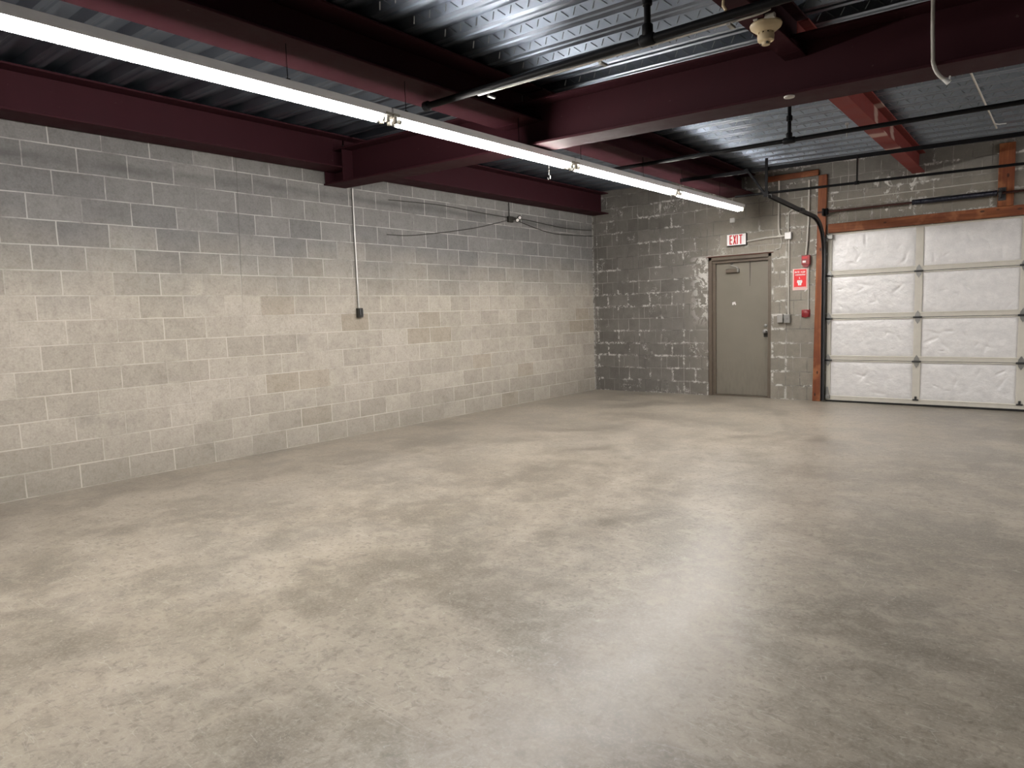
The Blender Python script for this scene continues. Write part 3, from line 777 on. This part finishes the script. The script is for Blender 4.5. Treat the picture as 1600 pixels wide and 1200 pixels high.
# timbers
def timber(name, x0, x1, z0, z1, mat, label, t_=.042, group='stained timbers around the garage door', y1=None):
    bm = bmesh.new(); bbox(bm, x0, x1, YB-t_, YB-.001 if y1 is None else y1, z0, z1, .004)
    return tag(obj(name, bm, mat), label, 'timber', group)
bm = bmesh.new()
v = [(3.634, 0), (3.742, 0), (3.792, 3.10), (3.683, 3.10)]
a = [bm.verts.new((x, YB-.040, z)) for x, z in v]; b = [bm.verts.new((x, YB-.001, z)) for x, z in v]
bm.faces.new(a); bm.faces.new(b[::-1])
for j in range(4): bm.faces.new((a[j], b[j], b[(j+1) % 4], a[(j+1) % 4]))
bmesh.ops.bevel(bm, geom=bm.edges[:], offset=.004, segments=1, affect='EDGES')
tag(obj('timber_jamb', bm, MAT['wood_v']), 'tall orange-brown timber jamb left of the garage door, from floor to roof', 'timber', 'stained timbers around the garage door')
timber('timber_header', 3.815, 8.2, 2.312, 2.432, MAT['wood_h'], 'long orange-brown timber header directly over the garage door', .046)
timber('timber_post', 5.693, 5.850, 2.434, 3.160, MAT['wood_v'], 'short wide timber post above the garage door header, holding the spring bracket', .042)
timber('timber_plate', 2.985, 3.680, 3.105, 3.180, MAT['wood_h'], 'rough timber plate high on the block wall, left of the tall jamb', .040)
# shallow ledge line in the block wall over the garage door
bm = bmesh.new(); tube(bm, [(3.80, YB-.010, 2.735), (5.69, YB-.010, 2.742)], .0065, 8)
tag(obj('conduit', bm, MAT['paint_c'], None, True), 'thin grey conduit across the block wall over the garage door', 'conduit')

# ------------------------------------------------------------------ exit door (door_1)
d = bpy.data.objects.new('door_1', None); C.objects.link(d); d.location = ((D0+D1)/2, YB+.1, 0)
struct(d, 'olive grey steel exit door in a brown frame', 'door')
YL = YB + .085
bm = bmesh.new()
# frame: jambs and head with a stop
bbox(bm, D0+.002, D0+.055, YB+.012, YB+.13, 0, DH-.004, .004); bbox(bm, D0+.050, D0+.098, YB+.060, YB+.13, 0, DH-.06, .003)
bbox(bm, D1-.050, D1-.002, YB+.012, YB+.13, 0, DH-.004, .004)
bbox(bm, D0+.002, D1-.002, YB+.012, YB+.13, DH-.062, DH-.004, .004); bbox(bm, D0+.05, D1-.04, YB+.045, YB+.13, DH-.105, DH-.060, .003)
obj('door_frame', bm, MAT['frame'], d)
bm = bmesh.new(); box(bm, D0+.0, D1-.0, YB+.2, YB+.34, 0, DH); obj('back_lining', bm, MAT['shadowdark'], d)
bm = bmesh.new(); bbox(bm, D0+.100, D1-.052, YL, YL+.044, .022, DH-.108, .003)
leaf = obj('door_leaf', bm, MAT['door'], d)
bm = bmesh.new(); bbox(bm, D0+.06, D1-.04, YB+.05, YB+.14, .0005, .018, .003); obj('threshold', bm, MAT['frame'], d)
bm = bmesh.new(); bbox(bm, 2.345, 2.545, YL-.050, YL-.001, 1.868, 1.925, .008); cb = obj('door_closer', bm, MAT['frame'], d)
bm = bmesh.new(); lathe(bm, [(.010, -.0), (.014, .004), (.014, .018), (.006, .022)], (2.515, YL-.03, 1.924), 12); bar(bm, (2.515, YL-.03, 1.945), (2.43, YL-.06, 1.985), .018, .006); bar(bm, (2.43, YL-.06, 1.985), (2.44, YL-.005, 2.01), .018, .006)
bbox(bm, 2.52, 2.548, YL-.052, YL-.02, 1.87, 1.923, .004); obj('closer_arm', bm, MAT['zinc'], cb)
bm = bmesh.new(); lathe(bm, [(.028, 0), (.030, -.004), (.016, -.010), (.013, -.030), (.024, -.038), (.030, -.050), (.026, -.064), (.010, -.070)], (2.935, YL-.001, .985), 20, 'y'); obj('knob', bm, MAT['zinc'], d, True)
bm = bmesh.new(); lathe(bm, [(.024, 0), (.025, -.006), (.018, -.012), (.006, -.014)], (2.935, YL-.001, 1.065), 18, 'y'); obj('deadbolt', bm, MAT['zinc'], d, True)
bm = bmesh.new(); bbox(bm, 2.905, 2.965, YL-.004, YL-.0005, .90, .955, .001); obj('latch_plate', bm, MAT['darkbox'], d)
bm = bmesh.new()
for (x0, x1, z0, z1) in ((2.430, 2.452, 1.385, 1.425), (2.448, 2.480, 1.398, 1.432), (2.470, 2.488, 1.386, 1.41)): box(bm, x0, x1, YL-.002, YL-.0005, z0, z1)
split('torn_sticker', bm, MAT['signw'], leaf)
for zz in (.35, 1.08, 1.80):
    bm = bmesh.new(); tube(bm, [(D0+.101, YL-.006, zz-.05), (D0+.101, YL-.006, zz+.05)], .006, 8); obj('hinge', bm, MAT['frame'], d)
# lintel strip over the opening, chipped mortar edge
bm = bmesh.new()
for i in range(24):
    x0 = 1.99 + i*.047; h = random.uniform(.008, .022)
    bbox(bm, x0, x0+.049, YB-.008, YB-.0005, DH+.002-(0 if i > 1 else .004), DH+.004+h, .002)
tag(obj('lintel_edge', bm, MAT['plain']), 'ragged pale mortar edge along the top of the exit doorway', 'mortar edge')
bm = bmesh.new(); bbox(bm, D0-.02, D1+.03, YB-.004, YB+.05, DH-.012, DH+.003, .002)
tag(obj('steel_lintel', bm, simple('rusty lintel', (.09, .028, .018), .7)), 'rusty steel lintel edge over the exit door', 'lintel')

# ------------------------------------------------------------------ exit sign
XE = YB - .058
r = thing('exit_sign', 'EXIT sign with red letters on a white face above the grey door', 'exit sign', (2.548, YB-.03, 2.34))
bm = bmesh.new(); bbox(bm, 2.403, 2.693, YB-.056, YB-.001, 2.255, 2.427, .004); obj('housing', bm, MAT['darkbox'], r)
bm = bmesh.new(); bbox(bm, 2.407, 2.689, XE-.003, XE+.004, 2.262, 2.422, .002); obj('face_panel', bm, MAT['exit_face'], r)
def strokes(bm, segs, ox, oz, w, h, y0, y1, th):
    for (a, b, c_, d_) in segs:
        p, q = Vector((ox+a*w, 0, oz+b*h)), Vector((ox+c_*w, 0, oz+d_*h)); dr = (q-p).normalized(); nrm = Vector((-dr.z, 0, dr.x))*th/2; p -= dr*th*.0; 
        prism(bm, [((p-nrm).x, (p-nrm).z), ((q-nrm).x, (q-nrm).z), ((q+nrm).x, (q+nrm).z), ((p+nrm).x, (p+nrm).z)], y0, y1)
GL = {'E': [(.12,0,.12,1), (0,.06,.95,.06), (0,.5,.8,.5), (0,.94,.95,.94)], 'X': [(.1,0,.9,1), (.9,0,.1,1)], 'I': [(.5,0,.5,1)], 'T': [(.5,0,.5,1), (0,.94,1,.94)]}
for ch, x0, w_ in (('E', 2.447, .040), ('X', 2.500, .050), ('I', 2.552, .024), ('T', 2.590, .050)):
    bm = bmesh.new()
    if ch == 'E':
        box(bm, x0, x0+.016, XE-.006, XE-.003, 2.275, 2.410)
        for zz in (2.275, 2.335, 2.394): box(bm, x0, x0+w_, XE-.0061, XE-.0031, zz, zz+.016)
    elif ch == 'X':
        for s in (0, 1):
            a_, b_ = (x0, x0+w_-.017) if s else (x0+w_-.017, x0)
            prism(bm, [(a_, 2.275), (a_+.017, 2.275), (b_+.017, 2.410), (b_, 2.410)], XE-.006-s*.0002, XE-.003)
    elif ch == 'I': box(bm, x0+.004, x0+.020, XE-.006, XE-.003, 2.275, 2.410)
    else:
        box(bm, x0+.017, x0+.033, XE-.006, XE-.003, 2.275, 2.396); box(bm, x0, x0+w_, XE-.006, XE-.003, 2.394, 2.410)
    o = obj('letter', bm, MAT['red_letter'], r)
# sensor box above the sign
bm = bmesh.new(); bbox(bm, 2.440, 2.505, YB-.035, YB-.001, 2.600, 2.665, .004)
tag(obj('junction_box', bm, MAT['white']), 'small white square box on the wall above the exit sign', 'junction box')

# ------------------------------------------------------------------ wall conduits and boxes right of the door
r = thing('conduit', 'painted conduit with an elbow running from the exit sign up the wall beside the door', 'conduit', (3.16, YB-.01, 2.34), 'conduits on the wall right of the door')
bm = bmesh.new()
tube(bm, [(2.693, YB-.018, 2.305), (2.95, YB-.018, 2.328), (3.245, YB-.018, 2.336)], .013, 12); obj('horizontal_run', bm, MAT['paint_c'], r, True)
bm = bmesh.new(); tube(bm, arc((3.172, YB-.020, 2.345), (3.150, YB-.020, 2.39), (3.148, YB-.020, 2.48), 5) + [Vector((3.148, YB-.020, 2.78)), Vector((3.150, YB-.020, 3.105))], .0125, 12)
bbox(bm, 3.135, 3.20, YB-.036, YB-.002, 2.318, 2.352, .006)
obj('vertical_run', bm, MAT['paint_c'], r, True)
bm = bmesh.new(); tube(bm, [(3.175, YB-.012, 2.33), (3.190, YB-.010, 2.25), (3.170, YB-.009, 2.17), (3.10, YB-.009, 2.155)], .006, 8); obj('loose_wire', bm, MAT['paint_c'], r, True)
bm = bmesh.new(); bbox(bm, 3.242, 3.330, YB-.058, YB-.001, 2.280, 2.378, .008, 3)
tag(obj('junction_box', bm, MAT['white']), 'white rounded junction box on the wall right of the exit sign', 'junction box')
bm = bmesh.new()
tube(bm, [(3.292, YB-.014, 2.28), (3.292, YB-.014, 1.225)], .0095, 12)
tube(bm, [(3.284, YB-.014, 2.378), (3.284, YB-.014, 2.60)] + arc((3.284, YB-.014, 2.61), (3.286, YB-.014, 2.67), (3.34, YB-.014, 2.685), 5) + [Vector((3.40, YB-.014, 2.69))], .0095, 12)
tag(obj('conduit', bm, MAT['paint_c'], None, True), 'slim conduit running through the white junction box down to the grey switch boxes', 'conduit', 'conduits on the wall right of the door')
r = thing('switch_box', 'pair of small grey steel switch boxes beside the exit door', 'switch box', (3.22, YB-.03, 1.16))
bm = bmesh.new(); bbox(bm, 3.145, 3.222, YB-.052, YB-.001, 1.108, 1.228, .004); obj('box', bm, MAT['emt'], r)
bm = bmesh.new(); bbox(bm, 3.238, 3.322, YB-.052, YB-.001, 1.104, 1.226, .004); bbox(bm, 3.27, 3.29, YB-.060, YB-.050, 1.15, 1.18, .003); obj('box', bm, MAT['zinc'], r)
bm = bmesh.new(); tube(bm, [(3.215, YB-.025, 1.18), (3.245, YB-.025, 1.18)], .012, 10); obj('connector', bm, MAT['zinc'], r, True)
# fire alarm line
bm = bmesh.new()
tube(bm, [(3.556, YB-.018, 3.06), (3.552, YB-.018, 2.55), (3.540, YB-.018, 2.25), (3.524, YB-.018, 2.045)], .0125, 12)
tag(obj('conduit', bm, MAT['paint_c'], None, True), 'conduit dropping from the roof down to the upper red alarm box', 'conduit', 'conduits on the wall right of the door')
bm = bmesh.new(); tube(bm, [(3.560, YB-.012, 1.90), (3.562, YB-.012, 1.285)], .0085, 12)
tag(obj('conduit', bm, MAT['paint_c'], None, True), 'conduit between the red alarm box and the small red bell box below the sign', 'conduit', 'conduits on the wall right of the door')
r = thing('fire_alarm_box', 'red fire alarm pull box with a white handle above the red sign', 'fire alarm', (3.528, YB-.03, 1.97))
bm = bmesh.new(); bbox(bm, 3.472, 3.585, YB-.055, YB-.001, 1.905, 2.040, .010, 3); bm2 = bmesh.new(); prism(bm, [(3.485, 1.905), (3.572, 1.905), (3.555, 1.875), (3.500, 1.875)], YB-.045, YB-.002); obj('box', bm, MAT['red'], r); bm2.free()
bm = bmesh.new(); bbox(bm, 3.490, 3.535, YB-.064, YB-.053, 1.935, 1.965, .003); obj('pull_handle', bm, MAT['signw'], r)
bm = bmesh.new(); bbox(bm, 3.486, 3.555, YB-.060, YB-.053, 1.990, 2.020, .003); obj('label_plate', bm, MAT['red_letter'], r)
r = thing('alarm_bell_box', 'small dark red round alarm box below the red sign', 'alarm box', (3.528, YB-.02, 1.225))
bm = bmesh.new(); lathe(bm, [(.050, -.001), (.052, -.020), (.046, -.034), (.020, -.040)], (3.528, YB, 1.225), 24, 'y'); obj('cover', bm, MAT['red'], r, True)
bm = bmesh.new(); bbox(bm, 3.470, 3.585, YB-.014, YB-.001, 1.180, 1.288, .006); obj('back_plate', bm, MAT['red'], r)
# red safety sign
r = thing('safety_sign', 'red and white safety sign with a white pictogram between the two red alarm boxes', 'sign', (3.443, YB-.004, 1.71))
bm = bmesh.new(); bbox(bm, 3.343, 3.546, YB-.007, YB-.001, 1.560, 1.862, .002); obj('border', bm, MAT['pink'], r)
bm = bmesh.new(); box(bm, 3.361, 3.528, YB-.0085, YB-.0065, 1.590, 1.850); obj('red_field', bm, MAT['redsign'], r)
bm = bmesh.new(); rr = random.Random(5)
def scrib(x0, x1, z0, z1, n, gaps=()):
    wv = (x1-x0)/n
    for i in range(n):
        if i in gaps: continue
        a = x0+i*wv; 
        box(bm, a+.001, a+wv*.35, YB-.0100, YB-.0084, z0, z1)
        zz = rr.choice((z0, (z0+z1)/2-.002, z1-.006)); box(bm, a+.001, a+wv*.80, YB-.0101, YB-.0084, zz, zz+.006)
        if rr.random() < .5: box(bm, a+wv*.55, a+wv*.8, YB-.01, YB-.0084, z0, z1)
scrib(3.372, 3.518, 1.800, 1.826, 9, (4,)); obj('lettering_line', bm, MAT['signw'], r)
bm = bmesh.new(); scrib(3.378, 3.516, 1.766, 1.784, 9); obj('lettering_line', bm, MAT['signw'], r)
bm = bmesh.new(); scrib(3.432, 3.450, 1.720, 1.745, 1); obj('lettering_line', bm, MAT['signw'], r)
bm = bmesh.new()
prism(bm, [(3.408, 1.700), (3.472, 1.700), (3.476, 1.672), (3.462, 1.650), (3.462, 1.628), (3.418, 1.628), (3.418, 1.650), (3.404, 1.672)], YB-.0100, YB-.0084)
pg = obj('pictogram', bm, MAT['signw'], r)
bm = bmesh.new()
for (x0, x1, z0, z1) in ((3.424, 3.434, 1.680, 1.688), (3.446, 3.456, 1.680, 1.688), (3.432, 3.448, 1.662, 1.668), (3.438, 3.442, 1.634, 1.652)): box(bm, x0, x1, YB-.0108, YB-.0098, z0, z1)
obj('pictogram_detail', bm, MAT['paint_c'], pg)
bm = bmesh.new(); box(bm, 3.364, 3.525, YB-.0100, YB-.0084, 1.592, 1.606); obj('bottom_stripe', bm, MAT['pink'], r)
bm = bmesh.new(); tube(bm, [(3.505, YB-.006, 1.545), (3.525, YB-.008, 1.550), (3.545, YB-.008, 1.585)], .006, 8)
tag(obj('paint_drip', bm, MAT['signw'], None, True), 'curl of loose white tape at the lower right corner of the red sign', 'tape')

# ------------------------------------------------------------------ left wall: switch on its conduit, emergency light, cables
r = thing('wall_switch', 'dark switch box at the end of a long thin conduit on the left block wall', 'switch', (.02, 5.07, 1.42))
bm = bmesh.new(); tube(bm, [(.014, 5.062, 2.845), (.014, 5.060, 2.3), (.014, 5.062, 1.50), (.020, 5.062, 1.455)], .0105, 12); coupling(bm, (.014, 5.061, 1.66), (0, 0, 1), .0105, .03); obj('conduit_tube', bm, MAT['emt'], r, True)
bm = bmesh.new(); bbox(bm, .001, .048, 5.030, 5.098, 1.372, 1.482, .005); bx_ = obj('box', bm, MAT['darkbox'], r)
bm = bmesh.new(); bbox(bm, .046, .060, 5.040, 5.065, 1.395, 1.475, .003); bbox(bm, .046, .056, 5.076, 5.094, 1.390, 1.465, .003); obj('toggle_cover', bm, MAT['steel'], bx_)

r = thing('emergency_light', 'small black twin-head emergency light hanging from a cord on the left wall near the corner', 'emergency light', (.05, 7.92, 2.72))
bm = bmesh.new(); bbox(bm, .004, .050, 7.83, 7.93, 2.690, 2.775, .008); obj('box', bm, MAT['darkbox'], r)
for (yy, zz) in ((7.965, 2.725), (8.02, 2.765)):
    bm = bmesh.new(); lathe(bm, [(.012, -.03), (.030, -.01), (.034, .012), (.030, .016)], (0, 0, 0), 18)
    bm.transform(Matrix.Translation((.085, yy, zz)) @ Matrix.Rotation(math.radians(112), 4, 'Y') @ Matrix.Rotation(math.radians(25), 4, 'X'))
    hd = obj('lamp_head', bm, MAT['darkbox'], r, True)
    bm = bmesh.new(); lathe(bm, [(.024, .012), (.022, .020), (.010, .024)], (0, 0, 0), 18)
    bm.transform(Matrix.Translation((.085, yy, zz)) @ Matrix.Rotation(math.radians(112), 4, 'Y') @ Matrix.Rotation(math.radians(25), 4, 'X'))
    obj('lens', bm, MAT['signw'], hd, True)
bm = bmesh.new(); tube(bm, [(.045, 7.9, 2.73), (.075, 7.95, 2.735), (.080, 8.01, 2.755)], .008, 8); obj('bracket', bm, MAT['darkbox'], r, True)
bm = bmesh.new(); tube(bm, [(.020, 7.865, 2.974), (.018, 7.866, 2.77)], .0055, 8); obj('cord', bm, MAT['black'], r, True)
def cable(pts, label, rad=.006):
    bm = bmesh.new(); tube(bm, pts, rad, 8)
    tag(obj('cable', bm, MAT['darkbox'], None, True), label, 'cable', 'slack cables on the left wall')
def crv(P_, n=8):
    P_ = [Vector(p) for p in P_]; out = []
    for i in range(len(P_)-1):
        p0, p1, p2, p3 = P_[max(i-1, 0)], P_[i], P_[i+1], P_[min(i+2, len(P_)-1)]
        for k in range(n):
            t_ = k/n; out.append(.5*((2*p1)+(p2-p0)*t_+(2*p0-5*p1+4*p2-p3)*t_*t_+(3*p1-p0-3*p2+p3)*t_**3))
    return out+[P_[-1]]
cable(crv([(.007, 5.55, 2.36), (.007, 5.94, 2.375), (.007, 6.69, 2.48), (.007, 7.25, 2.58), (.007, 7.83, 2.715)]), 'thin dark cable sagging left from the emergency light', .0045)
cable(crv([(.007, 7.94, 2.755), (.007, 8.53, 2.655), (.007, 9.09, 2.605), (.007, 10.08, 2.64)]), 'lower dark cable sagging from the emergency light to the back corner', .005)
cable(crv([(.007, 7.94, 2.77), (.007, 8.41, 2.755), (.007, 9.29, 2.715), (.007, 10.08, 2.735)]), 'upper dark cable running from the emergency light to the back corner', .0045)
cable(crv([(.007, 5.60, 2.775), (.007, 6.5, 2.80), (.007, 7.2, 2.775), (.007, 7.83, 2.76)]), 'dark cable running left from the top of the emergency light', .0045)
